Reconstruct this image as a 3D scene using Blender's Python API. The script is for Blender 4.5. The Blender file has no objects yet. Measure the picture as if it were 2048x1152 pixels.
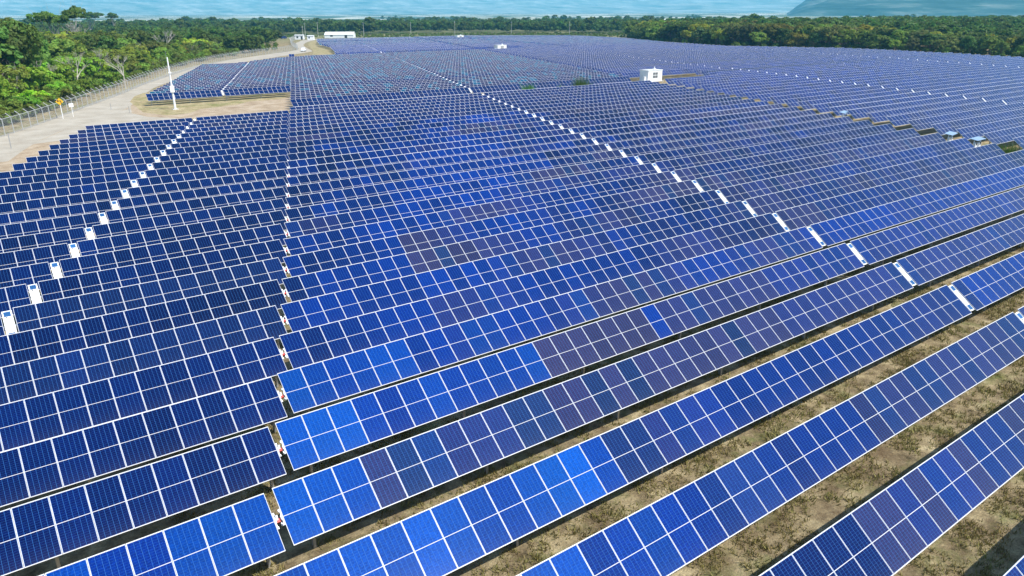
import bpy, math, random
import numpy as np
from mathutils import Matrix, Vector, noise
C = bpy.context.scene.collection
sc = bpy.context.scene
rnd = random.Random(7)
R = math.radians

# ------------------------------------------------------------------ camera, sky, sun, exposure
HA = 1.60                                    # height of the torque tubes above ground
CAMZ = 14.912 + HA
FPX = 1463.98                                # focal length in pixels of a 2048 wide picture
YAW, PITCH, ROLL = .63094, .357462, -.004
cy, sy, cp, sp = math.cos(YAW), math.sin(YAW), math.cos(PITCH), math.sin(PITCH)
FWD = Vector((sy*cp, cy*cp, -sp)); r0 = Vector((cy, -sy, 0)); u0 = r0.cross(FWD)
RGT = r0*math.cos(ROLL) + u0*math.sin(ROLL); UPV = -r0*math.sin(ROLL) + u0*math.cos(ROLL)
cam = bpy.data.objects.new('camera', bpy.data.cameras.new('camera')); C.objects.link(cam)
cam.matrix_world = Matrix(((RGT.x, UPV.x, -FWD.x, 0), (RGT.y, UPV.y, -FWD.y, 0), (RGT.z, UPV.z, -FWD.z, CAMZ), (0, 0, 0, 1)))
cam.data.sensor_width = 36; cam.data.lens = FPX/2048*36
cam.data.clip_start = .5; cam.data.clip_end = 60000
sc.camera = cam
SUN_EL, SUN_AZ = 51.0, 150.0                 # azimuth clockwise from +Y
w = bpy.data.worlds.new('World'); sc.world = w; w.use_nodes = True
wn = w.node_tree; wn.nodes.clear()
sky = wn.nodes.new('ShaderNodeTexSky'); sky.sky_type = 'NISHITA'; sky.sun_disc = False
sky.sun_elevation = R(SUN_EL); sky.sun_rotation = R(SUN_AZ); sky.air_density = 1.0; sky.dust_density = .6; sky.ozone_density = 2.0
bg = wn.nodes.new('ShaderNodeBackground'); bg.inputs[1].default_value = .125
wo = wn.nodes.new('ShaderNodeOutputWorld')
wn.links.new(sky.outputs[0], bg.inputs[0]); wn.links.new(bg.outputs[0], wo.inputs[0])
sl = bpy.data.lights.new('sun', 'SUN'); sl.energy = 4.6; sl.angle = R(.53); sl.color = (1, .955, .88)
so = bpy.data.objects.new('sun', sl); C.objects.link(so)
sd = Vector((math.sin(R(SUN_AZ))*math.cos(R(SUN_EL)), math.cos(R(SUN_AZ))*math.cos(R(SUN_EL)), math.sin(R(SUN_EL))))
so.rotation_euler = sd.to_track_quat('Z', 'Y').to_euler(); so.location = (0, 0, 80)
sc.view_settings.view_transform = 'Standard'; sc.view_settings.look = 'None'
sc.view_settings.exposure = 0.5; sc.view_settings.gamma = 1; sc.view_settings.use_curve_mapping = False
sc.cycles.max_bounces = 6; sc.cycles.transparent_max_bounces = 12; sc.cycles.volume_bounces = 1
sc.cycles.diffuse_bounces = 3; sc.cycles.glossy_bounces = 3
sc.cycles.use_denoising = True; sc.cycles.denoiser = 'OPENIMAGEDENOISE'; sc.cycles.denoising_input_passes = 'RGB_ALBEDO_NORMAL'; sc.cycles.denoising_prefilter = 'ACCURATE'

def px(x, y, z):                             # world point -> picture point, used only to leave out what no view reaches
    d = Vector((x, y, z - CAMZ)); f = d.dot(FWD)
    if f <= .1: return None
    return 1024 + FPX*d.dot(RGT)/f, 576 - FPX*d.dot(UPV)/f

# ------------------------------------------------------------------ materials
def mat(name):
    m = bpy.data.materials.new(name); m.use_nodes = True
    nt = m.node_tree; b = nt.nodes['Principled BSDF']
    return m, nt, b
def N(nt, t, **k):
    n = nt.nodes.new(t)
    for a, v in k.items():
        if a.startswith('i_'):
            n.inputs[a[2:].replace('_', ' ')].default_value = v
        else: setattr(n, a, v)
    return n
def M(nt, op, a, b=None, c=None):
    n = nt.nodes.new('ShaderNodeMath'); n.operation = op
    for i, v in enumerate((a, b, c)):
        if v is None: continue
        if isinstance(v, (int, float)): n.inputs[i].default_value = v
        else: nt.links.new(v, n.inputs[i])
    return n.outputs[0]
def MIX(nt, f, a, b, bt='MIX'):
    n = nt.nodes.new('ShaderNodeMix'); n.data_type = 'RGBA'; n.blend_type = bt
    for i, v in ((0, f), (6, a), (7, b)):
        if isinstance(v, (int, float)): n.inputs[i].default_value = v
        elif isinstance(v, tuple): n.inputs[i].default_value = v if len(v) == 4 else (*v, 1)
        else: nt.links.new(v, n.inputs[i])
    return n.outputs[2]
def RAMP(nt, fac, stops):
    n = nt.nodes.new('ShaderNodeValToRGB'); e = n.color_ramp.elements
    while len(e) < len(stops): e.new(.5)
    for i, (p_, c_) in enumerate(stops):
        e[i].position = p_; e[i].color = (*c_, 1) if len(c_) == 3 else c_
    nt.links.new(fac, n.inputs[0]); return n.outputs[0]
def simple(name, col, rough=.6, metal=0, var=.12, scale=3, bump=0):
    m, nt, b = mat(name)
    tc = N(nt, 'ShaderNodeTexCoord'); no = N(nt, 'ShaderNodeTexNoise'); no.inputs['Scale'].default_value = scale; no.inputs['Detail'].default_value = 6
    nt.links.new(tc.outputs['Object'], no.inputs['Vector'])
    k = M(nt, 'MULTIPLY_ADD', no.outputs['Fac'], var*2, 1 - var)
    mul = N(nt, 'ShaderNodeVectorMath', operation='SCALE'); mul.inputs[0].default_value = col
    nt.links.new(k, mul.inputs['Scale']); nt.links.new(mul.outputs[0], b.inputs['Base Color'])
    b.inputs['Roughness'].default_value = rough; b.inputs['Metallic'].default_value = metal
    if bump:
        bp = N(nt, 'ShaderNodeBump'); bp.inputs['Strength'].default_value = bump; nt.links.new(no.outputs['Fac'], bp.inputs['Height']); nt.links.new(bp.outputs[0], b.inputs['Normal'])
    return m
ALU = simple('anodised_frame', (.64, .64, .64), .42, 0, .10, 2)
STEEL = simple('galvanised_steel', (.42, .43, .44), .5, .55, .15, 4)
WHITE = simple('white_enamel', (.86, .87, .88), .4, 0, .05, 3)
CONC = simple('pale_concrete', (.62, .60, .56), .8, 0, .12, 2, .2)
DARK = simple('dark_grey_plastic', (.03, .032, .035), .5, 0, .2, 5)
REDP = simple('red_paint', (.5, .03, .02), .45, 0, .1, 5)
YEL = simple('yellow_sign_paint', (.85, .47, .01), .45, 0, .05, 5)
BLACK = simple('black_sign_paint', (.012, .012, .012), .5, 0, .1, 5)
BARK = simple('bark', (.16, .125, .09), .9, 0, .35, 5, .4)
PBARK = simple('pale_bark', (.42, .39, .33), .9, 0, .25, 4, .3)
ROOF = simple('white_sheet_roof', (.82, .82, .80), .45, 0, .06, .6)
BLUEP = simple('dark_blue_body', (.01, .02, .10), .35, 0, .05, 3)
TYRE = simple('tyre_rubber', (.02, .02, .02), .8, 0, .1, 8)
CARGL = simple('car_window_glass', (.02, .025, .03), .08, 0, .05, 3)

def solar_material():
    m, nt, b = mat('solar_cells')
    uv = N(nt, 'ShaderNodeUVMap'); sep = N(nt, 'ShaderNodeSeparateXYZ'); nt.links.new(uv.outputs[0], sep.inputs[0])
    U, V = sep.outputs[0], sep.outputs[1]
    oi = N(nt, 'ShaderNodeObjectInfo')
    fu = M(nt, 'FRACT', U); k = M(nt, 'FLOOR', U)
    # cell grid: 6 across, 2 x 12 along, printed white gaps of the backsheet
    gx = M(nt, 'MULTIPLY_ADD', fu, 6.14, -.07); gy = M(nt, 'MULTIPLY_ADD', V, 24.6, -.3)
    lx = M(nt, 'LESS_THAN', M(nt, 'PINGPONG', gx, .5), .028)
    ly = M(nt, 'LESS_THAN', M(nt, 'PINGPONG', gy, .5), .045)
    edge = M(nt, 'MAXIMUM', M(nt, 'LESS_THAN', M(nt, 'MINIMUM', fu, M(nt, 'SUBTRACT', 1.0, fu)), .006), M(nt, 'LESS_THAN', M(nt, 'MINIMUM', V, M(nt, 'SUBTRACT', 1.0, V)), .005))
    mid = M(nt, 'LESS_THAN', M(nt, 'ABSOLUTE', M(nt, 'SUBTRACT', V, .5)), .0052)
    white = M(nt, 'MAXIMUM', edge, mid)
    grid = M(nt, 'MAXIMUM', lx, M(nt, 'MULTIPLY', ly, .45))
    # colour of this panel: the object's colour, then differences from panel to panel
    wx = N(nt, 'ShaderNodeSeparateXYZ'); nt.links.new(oi.outputs['Location'], wx.inputs[0])
    X = M(nt, 'MULTIPLY_ADD', k, 1.01, wx.outputs[0]); Y = wx.outputs[1]
    cx = N(nt, 'ShaderNodeCombineXYZ'); nt.links.new(X, cx.inputs[0]); nt.links.new(Y, cx.inputs[1])
    wnz = N(nt, 'ShaderNodeTexWhiteNoise', noise_dimensions='2D'); nt.links.new(cx.outputs[0], wnz.inputs['Vector'])
    cs = N(nt, 'ShaderNodeVectorMath', operation='MULTIPLY'); nt.links.new(cx.outputs[0], cs.inputs[0]); cs.inputs[1].default_value = (.16, .41, 0)
    nz = N(nt, 'ShaderNodeTexNoise', noise_dimensions='2D'); nt.links.new(cs.outputs[0], nz.inputs['Vector']); nz.inputs['Scale'].default_value = 1; nz.inputs['Detail'].default_value = 3; nz.inputs['Roughness'].default_value = .7
    batch = M(nt, 'MULTIPLY_ADD', nz.outputs['Fac'], 4.5, M(nt, 'MULTIPLY_ADD', wnz.outputs['Value'], .8, -2.55))
    batch = M(nt, 'MULTIPLY', M(nt, 'MINIMUM', M(nt, 'MAXIMUM', batch, 0.0), 1.0), M(nt, 'SUBTRACT', 1.0, oi.outputs['Alpha']))
    col = MIX(nt, batch, oi.outputs['Color'], (.030, .025, .050, 1))
    teal_sheen = M(nt, 'MULTIPLY', M(nt, 'MULTIPLY', M(nt, 'GREATER_THAN', M(nt, 'FRACT', M(nt, 'MULTIPLY', wnz.outputs['Value'], 7.3)), .78), M(nt, 'LESS_THAN', oi.outputs['Alpha'], .05)), .8)  # low-angle iridescence painted in as scattered teal panels
    col = MIX(nt, teal_sheen, col, (.004, .085, .15, 1))
    hue = N(nt, 'ShaderNodeTexWhiteNoise', noise_dimensions='2D'); cadd = N(nt, 'ShaderNodeVectorMath', operation='ADD'); nt.links.new(cx.outputs[0], cadd.inputs[0]); cadd.inputs[1].default_value = (3.7, 9.1, 0)
    nt.links.new(cadd.outputs[0], hue.inputs['Vector'])
    kk = M(nt, 'MULTIPLY_ADD', hue.outputs['Value'], .4, .8)
    # faint crystal grain inside every cell
    gc = N(nt, 'ShaderNodeCombineXYZ'); nt.links.new(M(nt, 'MULTIPLY', U, 26), gc.inputs[0]); nt.links.new(M(nt, 'MULTIPLY', V, 52), gc.inputs[1]); nt.links.new(wnz.outputs['Value'], gc.inputs[2])
    vo = N(nt, 'ShaderNodeTexVoronoi'); nt.links.new(gc.outputs[0], vo.inputs['Vector']); vo.inputs['Scale'].default_value = 1.0
    sv = N(nt, 'ShaderNodeSeparateColor'); nt.links.new(vo.outputs['Color'], sv.inputs[0])
    kk = M(nt, 'MULTIPLY', kk, M(nt, 'MULTIPLY_ADD', sv.outputs[0], .5, .75))
    # dust film, thicker towards the lower edge
    dn = N(nt, 'ShaderNodeTexNoise'); nt.links.new(cx.outputs[0], dn.inputs['Vector']); dn.inputs['Scale'].default_value = .05
    sc_ = N(nt, 'ShaderNodeVectorMath', operation='SCALE'); nt.links.new(col, sc_.inputs[0]); nt.links.new(kk, sc_.inputs['Scale'])
    c2 = MIX(nt, M(nt, 'MULTIPLY', grid, .8), sc_.outputs[0], (.035, .15, .42, 1))
    dust = M(nt, 'MULTIPLY', M(nt, 'POWER', M(nt, 'SUBTRACT', 1.0, V), 6.0), .03)
    c3 = MIX(nt, dust, c2, (.35, .32, .27, 1))
    c4 = MIX(nt, white, c3, (.62, .63, .65, 1))
    nt.links.new(c4, b.inputs['Base Color'])
    b.inputs['Roughness'].default_value = .075; b.inputs['IOR'].default_value = 1.45
    b.inputs['Specular IOR Level'].default_value = .3
    return m
SOLAR = solar_material()

def leaf_material(name, base, trans=.35):
    m, nt, b = mat(name)
    oi = N(nt, 'ShaderNodeObjectInfo'); at = N(nt, 'ShaderNodeAttribute', attribute_name='tint')
    sp_ = N(nt, 'ShaderNodeSeparateColor'); nt.links.new(at.outputs['Color'], sp_.inputs[0])
    hs = N(nt, 'ShaderNodeHueSaturation'); hs.inputs['Color'].default_value = (*base, 1)
    nt.links.new(M(nt, 'MULTIPLY_ADD', sp_.outputs[0], .07, M(nt, 'MULTIPLY_ADD', oi.outputs['Random'], .05, .44)), hs.inputs['Hue'])
    nt.links.new(M(nt, 'MULTIPLY', M(nt, 'MULTIPLY_ADD', sp_.outputs[1], .9, .55), M(nt, 'MULTIPLY_ADD', oi.outputs['Random'], .5, .75)), hs.inputs['Value'])
    mul = MIX(nt, 1.0, hs.outputs[0], oi.outputs['Color'], 'MULTIPLY')
    nt.links.new(mul, b.inputs['Base Color']); b.inputs['Roughness'].default_value = .6; b.inputs['Specular IOR Level'].default_value = .25
    tr = N(nt, 'ShaderNodeBsdfTranslucent'); nt.links.new(mul, tr.inputs[0])
    mx = N(nt, 'ShaderNodeMixShader'); mx.inputs[0].default_value = trans
    out = nt.nodes['Material Output']
    nt.links.new(b.outputs[0], mx.inputs[1]); nt.links.new(tr.outputs[0], mx.inputs[2]); nt.links.new(mx.outputs[0], out.inputs[0])
    return m
LEAF = leaf_material('leaves', (.175, .240, .045), .42)
GRASSM = leaf_material('grass_blades', (.22, .21, .08), .2)
WEEDM = leaf_material('weed_blades', (.10, .22, .04), .3)

def ground_material(name, kind):
    m, nt, b = mat(name)
    geo = N(nt, 'ShaderNodeNewGeometry'); P = geo.outputs['Position']
    if kind in ('hill', 'ridge'):
        st_ = N(nt, 'ShaderNodeVectorMath', operation='MULTIPLY'); nt.links.new(P, st_.inputs[0]); st_.inputs[1].default_value = (.8, .25, 5.0); P = st_.outputs[0]
    def noi(s, d=6, r=.6, off=0):
        n = N(nt, 'ShaderNodeTexNoise'); n.inputs['Scale'].default_value = s; n.inputs['Detail'].default_value = d; n.inputs['Roughness'].default_value = r
        if off:
            a = N(nt, 'ShaderNodeVectorMath', operation='ADD'); a.inputs[1].default_value = (off, off*2, 0); nt.links.new(P, a.inputs[0]); nt.links.new(a.outputs[0], n.inputs['Vector'])
        else: nt.links.new(P, n.inputs['Vector'])
        return n.outputs['Fac']
    if kind == 'grass':
        base = RAMP(nt, noi(.9, 9, .72), [(.30, (.06, .05, .025)), (.43, (.22, .17, .10)), (.54, (.36, .29, .17)), (.66, (.55, .46, .28))])
        green = RAMP(nt, noi(5, 6, .7, 40), [(.3, (.05, .085, .015)), (.7, (.19, .24, .06))])
        gm = RAMP(nt, noi(.42, 8, .7, 11), [(.52, (0, 0, 0)), (.68, (.8, .8, .8))])
        c = MIX(nt, gm, base, green)
        brown = RAMP(nt, noi(.33, 7, .7, 77), [(.5, (0, 0, 0)), (.66, (1, 1, 1))])
        c = MIX(nt, M(nt, 'MULTIPLY', brown, .65), c, (.13, .085, .05))
        fine = noi(14, 5, .8, 5)
        c = MIX(nt, 1.0, c, RAMP(nt, fine, [(.28, (.45, .45, .45)), (.5, (1, 1, 1)), (.75, (1.5, 1.45, 1.3))]), 'MULTIPLY')
        # far away: plain of scrub and pale fields
        dist = N(nt, 'ShaderNodeVectorMath', operation='LENGTH'); nt.links.new(P, dist.inputs[0])
        far = M(nt, 'MULTIPLY', M(nt, 'SUBTRACT', dist.outputs['Value'], 480.0), 1/200.0); far.node.use_clamp = True
        ff = RAMP(nt, noi(.012, 6, .6, 3), [(.35, (.07, .095, .03)), (.5, (.15, .16, .065)), (.65, (.26, .25, .12))])
        vf = N(nt, 'ShaderNodeTexVoronoi'); vf.inputs['Scale'].default_value = .006; nt.links.new(P, vf.inputs['Vector'])
        vs = N(nt, 'ShaderNodeSeparateColor'); nt.links.new(vf.outputs['Color'], vs.inputs[0])
        fields = RAMP(nt, vs.outputs[0], [(.0, (.03, .06, .02)), (.40, (.09, .13, .05)), (.60, (.34, .34, .22)), (.85, (.8, .78, .68))])
        vfar = M(nt, 'MULTIPLY', M(nt, 'SUBTRACT', dist.outputs['Value'], 1500.0), 1/900.0); vfar.node.use_clamp = True
        ff = MIX(nt, M(nt, 'MULTIPLY', vfar, .8), ff, fields)
        c = MIX(nt, far, c, ff)
        nt.links.new(c, b.inputs['Base Color'])
        bp = N(nt, 'ShaderNodeBump'); bp.inputs['Strength'].default_value = .9; bp.inputs['Distance'].default_value = .12; nt.links.new(noi(6, 8, .8, 9), bp.inputs['Height']); nt.links.new(bp.outputs[0], b.inputs['Normal'])
    elif kind == 'gravel':
        c = RAMP(nt, noi(.25, 8, .65), [(.3, (.36, .315, .25)), (.55, (.46, .415, .34)), (.75, (.53, .49, .42))])
        c = MIX(nt, 1.0, c, RAMP(nt, noi(9, 4, .8, 3), [(.3, (.75, .75, .75)), (.6, (1.05, 1.05, 1.05))]), 'MULTIPLY')
        nt.links.new(c, b.inputs['Base Color'])
    elif kind == 'dirt':
        c = RAMP(nt, noi(.35, 8, .7), [(.3, (.26, .19, .12)), (.5, (.42, .33, .23)), (.7, (.55, .46, .35))])
        c = MIX(nt, 1.0, c, RAMP(nt, noi(4, 6, .8, 3), [(.32, (.55, .5, .45)), (.5, (1, 1, 1)), (.7, (1.15, 1.12, 1.05))]), 'MULTIPLY')
        nt.links.new(c, b.inputs['Base Color'])
    elif kind == 'dry':
        c = RAMP(nt, noi(.5, 8, .75), [(.32, (.20, .16, .08)), (.48, (.36, .29, .16)), (.66, (.52, .44, .27))])
        gm = RAMP(nt, noi(.22, 6, .7, 21), [(.5, (0, 0, 0)), (.62, (1, 1, 1))])
        c = MIX(nt, M(nt, 'MULTIPLY', gm, .7), c, (.16, .19, .05))
        c = MIX(nt, 1.0, c, RAMP(nt, noi(3, 6, .8, 3), [(.32, (.5, .5, .5)), (.5, (1, 1, 1)), (.7, (1.2, 1.2, 1.1))]), 'MULTIPLY')
        nt.links.new(c, b.inputs['Base Color'])
    elif kind == 'hill':
        c = RAMP(nt, noi(.006, 9, .75), [(.34, (.07, .11, .06)), (.5, (.26, .29, .22)), (.66, (.55, .54, .46))])
        nt.links.new(c, b.inputs['Base Color'])
    elif kind == 'ridge':
        c = RAMP(nt, noi(.010, 9, .7), [(.36, (.012, .045, .03)), (.52, (.05, .10, .08)), (.66, (.20, .24, .20))])
        nt.links.new(c, b.inputs['Base Color'])
    b.inputs['Roughness'].default_value = .95; b.inputs['Specular IOR Level'].default_value = .1
    return m
GROUND = ground_material('patchy_grass_ground', 'grass'); GRAVEL = ground_material('pale_gravel', 'gravel')
DIRT = ground_material('bare_dirt', 'dirt'); DRY = ground_material('dry_grass', 'dry'); HILL = ground_material('hill_slope', 'hill'); RIDGE = ground_material('ridge_slope', 'ridge')

# ------------------------------------------------------------------ mesh helpers
class MB:
    def __init__(s): s.v = []; s.f = []; s.m = []; s.uv = []
    def face(s, idx, mi=0, uv=None): s.f.append(idx); s.m.append(mi); s.uv.append(uv)
    def quad(s, a, b, c, d, mi=0, uv=None):
        n = len(s.v); s.v += [a, b, c, d]; s.face((n, n+1, n+2, n+3), mi, uv)
    def box(s, x0, x1, y0, y1, z0, z1, mi=0, T=None):
        n = len(s.v); P = [(x0,y0,z0),(x1,y0,z0),(x1,y1,z0),(x0,y1,z0),(x0,y0,z1),(x1,y0,z1),(x1,y1,z1),(x0,y1,z1)]
        if T: P = [T(p_) for p_ in P]
        s.v += P
        for f in ((3,2,1,0),(4,5,6,7),(0,1,5,4),(1,2,6,5),(2,3,7,6),(3,0,4,7)): s.face(tuple(n+i for i in f), mi)
    def tube(s, p, q, r, r2=None, n=8, mi=0):
        p = Vector(p); q = Vector(q); r2 = r if r2 is None else r2
        d = (q-p).normalized(); a = d.orthogonal().normalized(); b = d.cross(a); k = len(s.v)
        for c_, rr in ((p, r), (q, r2)):
            for i in range(n):
                t = 2*math.pi*i/n; s.v.append(tuple(c_ + a*math.cos(t)*rr + b*math.sin(t)*rr))
        for i in range(n): s.face((k+i, k+(i+1) % n, k+n+(i+1) % n, k+n+i), mi)
        s.face(tuple(k+i for i in reversed(range(n))), mi); s.face(tuple(k+n+i for i in range(n)), mi)
    def mesh(s, name, mats):
        me = bpy.data.meshes.new(name); me.from_pydata(s.v, [], s.f)
        for m_ in mats: me.materials.append(m_)
        me.polygons.foreach_set('material_index', s.m)
        if any(u is not None for u in s.uv):
            l = me.uv_layers.new(name='UVMap'); flat = []
            for f, u in zip(s.f, s.uv):
                for i in range(len(f)): flat += list(u[i]) if u else [0, 0]
            l.data.foreach_set('uv', flat)
        me.update(); return me
def ob(name, me, parent=None, loc=(0, 0, 0), rot=(0, 0, 0)):
    o = bpy.data.objects.new(name, me); C.objects.link(o); o.location = loc; o.rotation_euler = rot
    if parent: o.parent = parent
    return o
def thing(name, label, cat, loc=(0, 0, 0), rotz=0, group=None):
    o = ob(name, None, None, loc, (0, 0, rotz)); tag(o, label, cat, group); return o
def tag(o, label=None, cat=None, group=None, kind=None):
    for k, v in (('label', label), ('category', cat), ('group', group), ('kind', kind)):
        if v: o[k] = v
    return o
def struct(name, me): return tag(ob(name, me), kind='structure')
def copy_tree(o, parent=None):
    c = o.copy(); C.objects.link(c)
    if parent: c.parent = parent
    for ch in list(o.children): copy_tree(ch, c)
    return c

# ------------------------------------------------------------------ ground, roads, plain, mountains
def rise(d): 
    t = min(max((d-1400)/6500, 0), 1); return 26*t*t*(3-2*t) + (d > 7900)*0
def ground():
    b = MB(); radii = [0, 60, 130, 250, 450, 700, 1000, 1400, 1800, 2300, 2900, 3600, 4400, 5300, 6400, 7800, 9500, 11500, 14000]; n = 96
    b.v.append((0, 0, 0))
    for rr in radii[1:]:
        for i in range(n):
            t = 2*math.pi*i/n; b.v.append((rr*math.sin(t), rr*math.cos(t), rise(rr)))
    for i in range(n): b.face((0, 1+(i+1) % n, 1+i))
    for j in range(len(radii)-2):
        for i in range(n):
            a = 1+j*n+i; c = 1+j*n+(i+1) % n; b.face((a, c, c+n, a+n))
    me = b.mesh('ground', [GROUND])
    struct('ground', me)
ground()
def ribbon(name, outer, inner, z, m):
    b = MB(); n = max(len(outer), len(inner))*3
    def samp(pl, t):
        L_ = [0]
        for a, c in zip(pl, pl[1:]): L_.append(L_[-1]+math.dist(a, c))
        d = t*L_[-1]
        for i in range(len(pl)-1):
            if d <= L_[i+1] + 1e-6:
                k = (d-L_[i])/(L_[i+1]-L_[i]); return (pl[i][0]+(pl[i+1][0]-pl[i][0])*k, pl[i][1]+(pl[i+1][1]-pl[i][1])*k)
        return pl[-1]
    for i in range(n+1):
        p_ = samp(outer, i/n); q_ = samp(inner, i/n); b.v += [(*p_, z), (*q_, z)]
    for i in range(n): b.face((2*i, 2*i+1, 2*i+3, 2*i+2))
    struct(name, b.mesh(name, [m]))
ROAD_OUT = [(-6, 108), (-.4, 124.6), (3.5, 132.7), (8, 142.3), (13.6, 155.4), (23.5, 178.9), (38.2, 215.6), (55.3, 256.3), (71.6, 287.1), (86.9, 310), (110.4, 339.2), (127.1, 360.7), (140.5, 376.5), (148.6, 392.2), (164.5, 440), (180.2, 480), (201.8, 525.4), (218.9, 555.4)]
ROAD_IN = [(3, 108), (6.5, 121), (10, 130), (13.7, 137.5), (19, 146), (25.2, 158), (29, 172), (33, 184.5), (38.8, 201.8), (49.8, 226.8), (69.2, 265.5), (87.5, 292.8), (114.4, 325.1), (130.9, 344.9), (143.8, 361.3), (158.6, 408.1), (171.3, 444.9), (188.6, 484.4), (210, 524), (225, 550)]
ribbon('gravel_road', ROAD_OUT, ROAD_IN, .012, GRAVEL)
def poly(name, pts, z, m):
    b = MB(); b.v = [(*p_, z) for p_ in pts]; b.face(tuple(range(len(pts)))); struct(name, b.mesh(name, [m]))
poly('dirt_verge', [(-14, 60), (14, 60), (14, 104), (20, 126), (29, 136.5), (47, 132.5), (60, 160), (64, 172), (34, 190), (29, 184), (10, 150), (-2, 120), (-14, 96)], .004, DIRT)
poly('gravel_apron', [(6.5, 121), (17, 124.5), (21, 126.5), (27.5, 133), (29.2, 137.5), (25.6, 143), (24.4, 150), (26.3, 162), (28.8, 172), (25.2, 158), (12, 134)], .008, GRAVEL)
poly('dirt_island', [(26.0, 148), (28.4, 140.6), (33, 137.6), (47, 133.5), (56, 146), (63, 174), (34, 189.5), (30.6, 183), (27.4, 171)], .0095, DIRT)
poly('dry_grass_island', [(26.3, 150), (28.8, 142.6), (33, 144), (36, 149), (44, 152), (47, 156), (54, 157), (58, 160), (62, 173), (34, 189.3), (30.8, 182.6), (27.8, 171)], .0135, DRY)
poly('dry_grass_field', [(146, 366), (131, 330), (142, 318), (168, 371), (180, 416), (200, 470), (215, 520), (198, 500), (176, 450), (161, 408)], .008, DRY)
ribbon('grass_verge', [(-5, 118), (2.4, 133.2), (7, 143), (12.3, 155.4), (22.2, 179.4), (37, 216.2), (54, 257), (70.4, 287.8), (86, 311), (109.5, 340), (126.1, 361.7)], [(-.3, 124.6), (3.6, 132.7), (8.1, 142.3), (13.7, 155.4), (23.6, 178.9), (38.3, 215.6), (55.4, 256.3), (71.7, 287.1), (87, 310), (110.5, 339.2), (127.2, 360.7)], .008, DRY)

def fbm(x, y, o=5):
    return noise.fractal(Vector((x, y, 0)), 1.0, 2.0, o)
def mountains():
    # far range all along the horizon, 7.5 to 13 km away
    b = MB(); na, nr = 300, 30
    for j in range(nr+1):
        d = 7300 + 5600*j/nr
        for i in range(na+1):
            a = R(-50 + 160*i/na); x, y = d*math.sin(a), d*math.cos(a)
            t = j/nr; env = min(1, t/.55)**1.1*(1 - max(0, t-.7)*1.4)
            rg = 1 - abs(noise.noise(Vector((x/900, y/900, 3)))); h = rise(d) - 3 + 440*env*(.55 + .45*rg**2 + .12*fbm(x/420, y/420)) * (.8 + .3*noise.noise(Vector((x/4200, y/4200, 0))))
            b.v.append((x, y, min(h, 520)))
    for j in range(nr):
        for i in range(na):
            a = j*(na+1)+i; b.face((a, a+1, a+na+2, a+na+1))
    me = b.mesh('mountain_range', [HILL]); o = struct('mountain_range', me)
    for p_ in me.polygons: p_.use_smooth = True
    # nearer ridge on the right, 3.6 to 6.6 km
    b = MB(); na, nr = 220, 60
    for j in range(nr+1):
        d = 3300 + 3300*j/nr
        for i in range(na+1):
            ad = 54.5 + 48*i/na; a = R(ad); x, y = d*math.sin(a), d*math.cos(a); t = j/nr
            ea = min(1, max(0, (ad-55.5)/11)); ea = ea*(2-ea); eb = math.sin(math.pi*min(1, t/.95))**1.1
            rg = 1 - abs(noise.noise(Vector((x/520, y/520, 9))))*1.9
            rg2 = 1 - abs(noise.noise(Vector((x/210, y/210, 5))))*1.5
            h = 430*ea*eb*(.30 + .46*rg + .24*rg2) + rise(d) - 4
            b.v.append((x, y, h))
    for j in range(nr):
        for i in range(na):
            a = j*(na+1)+i; b.face((a, a+1, a+na+2, a+na+1))
    me = b.mesh('ridge', [RIDGE]); struct('hill_ridge', me)
    for p_ in me.polygons: p_.use_smooth = True
mountains()
def haze():
    b = MB(); b.box(-13950*.7, 13500, -3000, 13500, -4, 540)
    m = bpy.data.materials.new('air'); m.use_nodes = True; nt = m.node_tree; nt.nodes.clear()
    v = nt.nodes.new('ShaderNodeVolumePrincipled'); v.inputs['Color'].default_value = (.17, .66, 1.0, 1); v.inputs['Density'].default_value = .00014; v.inputs['Anisotropy'].default_value = .0
    o_ = nt.nodes.new('ShaderNodeOutputMaterial'); nt.links.new(v.outputs[0], o_.inputs['Volume'])
    tag(ob('haze', b.mesh('haze', [m])), kind='stuff')
haze()

# ------------------------------------------------------------------ solar field
Y0, PITCHR, TILT, HL = 8.0865, 3.9157, .6488, 1.0
SK, XG, GL, GM, PW = 1.472, 1.0178, .259, .582, 1.01
FIELD = [(-90, -40), (345, -40), (345, 60), (303.8, 110.8), (317.5, 141.9), (321.8, 186.3), (303.2, 239.7), (322.6, 296.3), (353.2, 354.4), (374.7, 432.9), (303.9, 493.1), (239.6, 528.2), (209.2, 523.1), (193.5, 477.5), (169, 416.1), (157, 370.5), (125.9, 291.2), (111.8, 283.3), (97.5, 277.3), (73.6, 252), (20, 252), (-90, 100)]
def inpoly(x, y, P=FIELD):
    c = False; j = len(P)-1
    for i in range(len(P)):
        (xi, yi), (xj, yj) = P[i], P[j]
        if (yi > y) != (yj > y) and x < (xj-xi)*(y-yi)/(yj-yi)+xi: c = not c
        j = i
    return c
LANE2 = [(274.8, 421.4), (269.7, 380.5), (247.0, 300.5), (242.8, 280.3)]
def allowed(r, S, x, y):
    if S < 0:
        if not (r <= 28 or r >= 39): return False
    elif S < 86:
        if r in (30, 31, 71, 72): return False
    else:
        if r in (30, 31, 32, 33) and S < 112.5: return False
        if r in (71, 72, 73, 74) and S < 113: return False
    if r in (107, 108): return False
    if r > 112 and r < 116 and 95 < S < 128: return False
    if r > 70:
        for (ax, ay), (bx, by) in zip(LANE2, LANE2[1:]):
            t = ((x-ax)*(bx-ax)+(y-ay)*(by-ay))/((bx-ax)**2+(by-ay)**2)
            if 0 <= t <= 1 and math.hypot(x-ax-t*(bx-ax), y-ay-t*(by-ay)) < 2.4: return False
    return inpoly(x, y)
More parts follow.
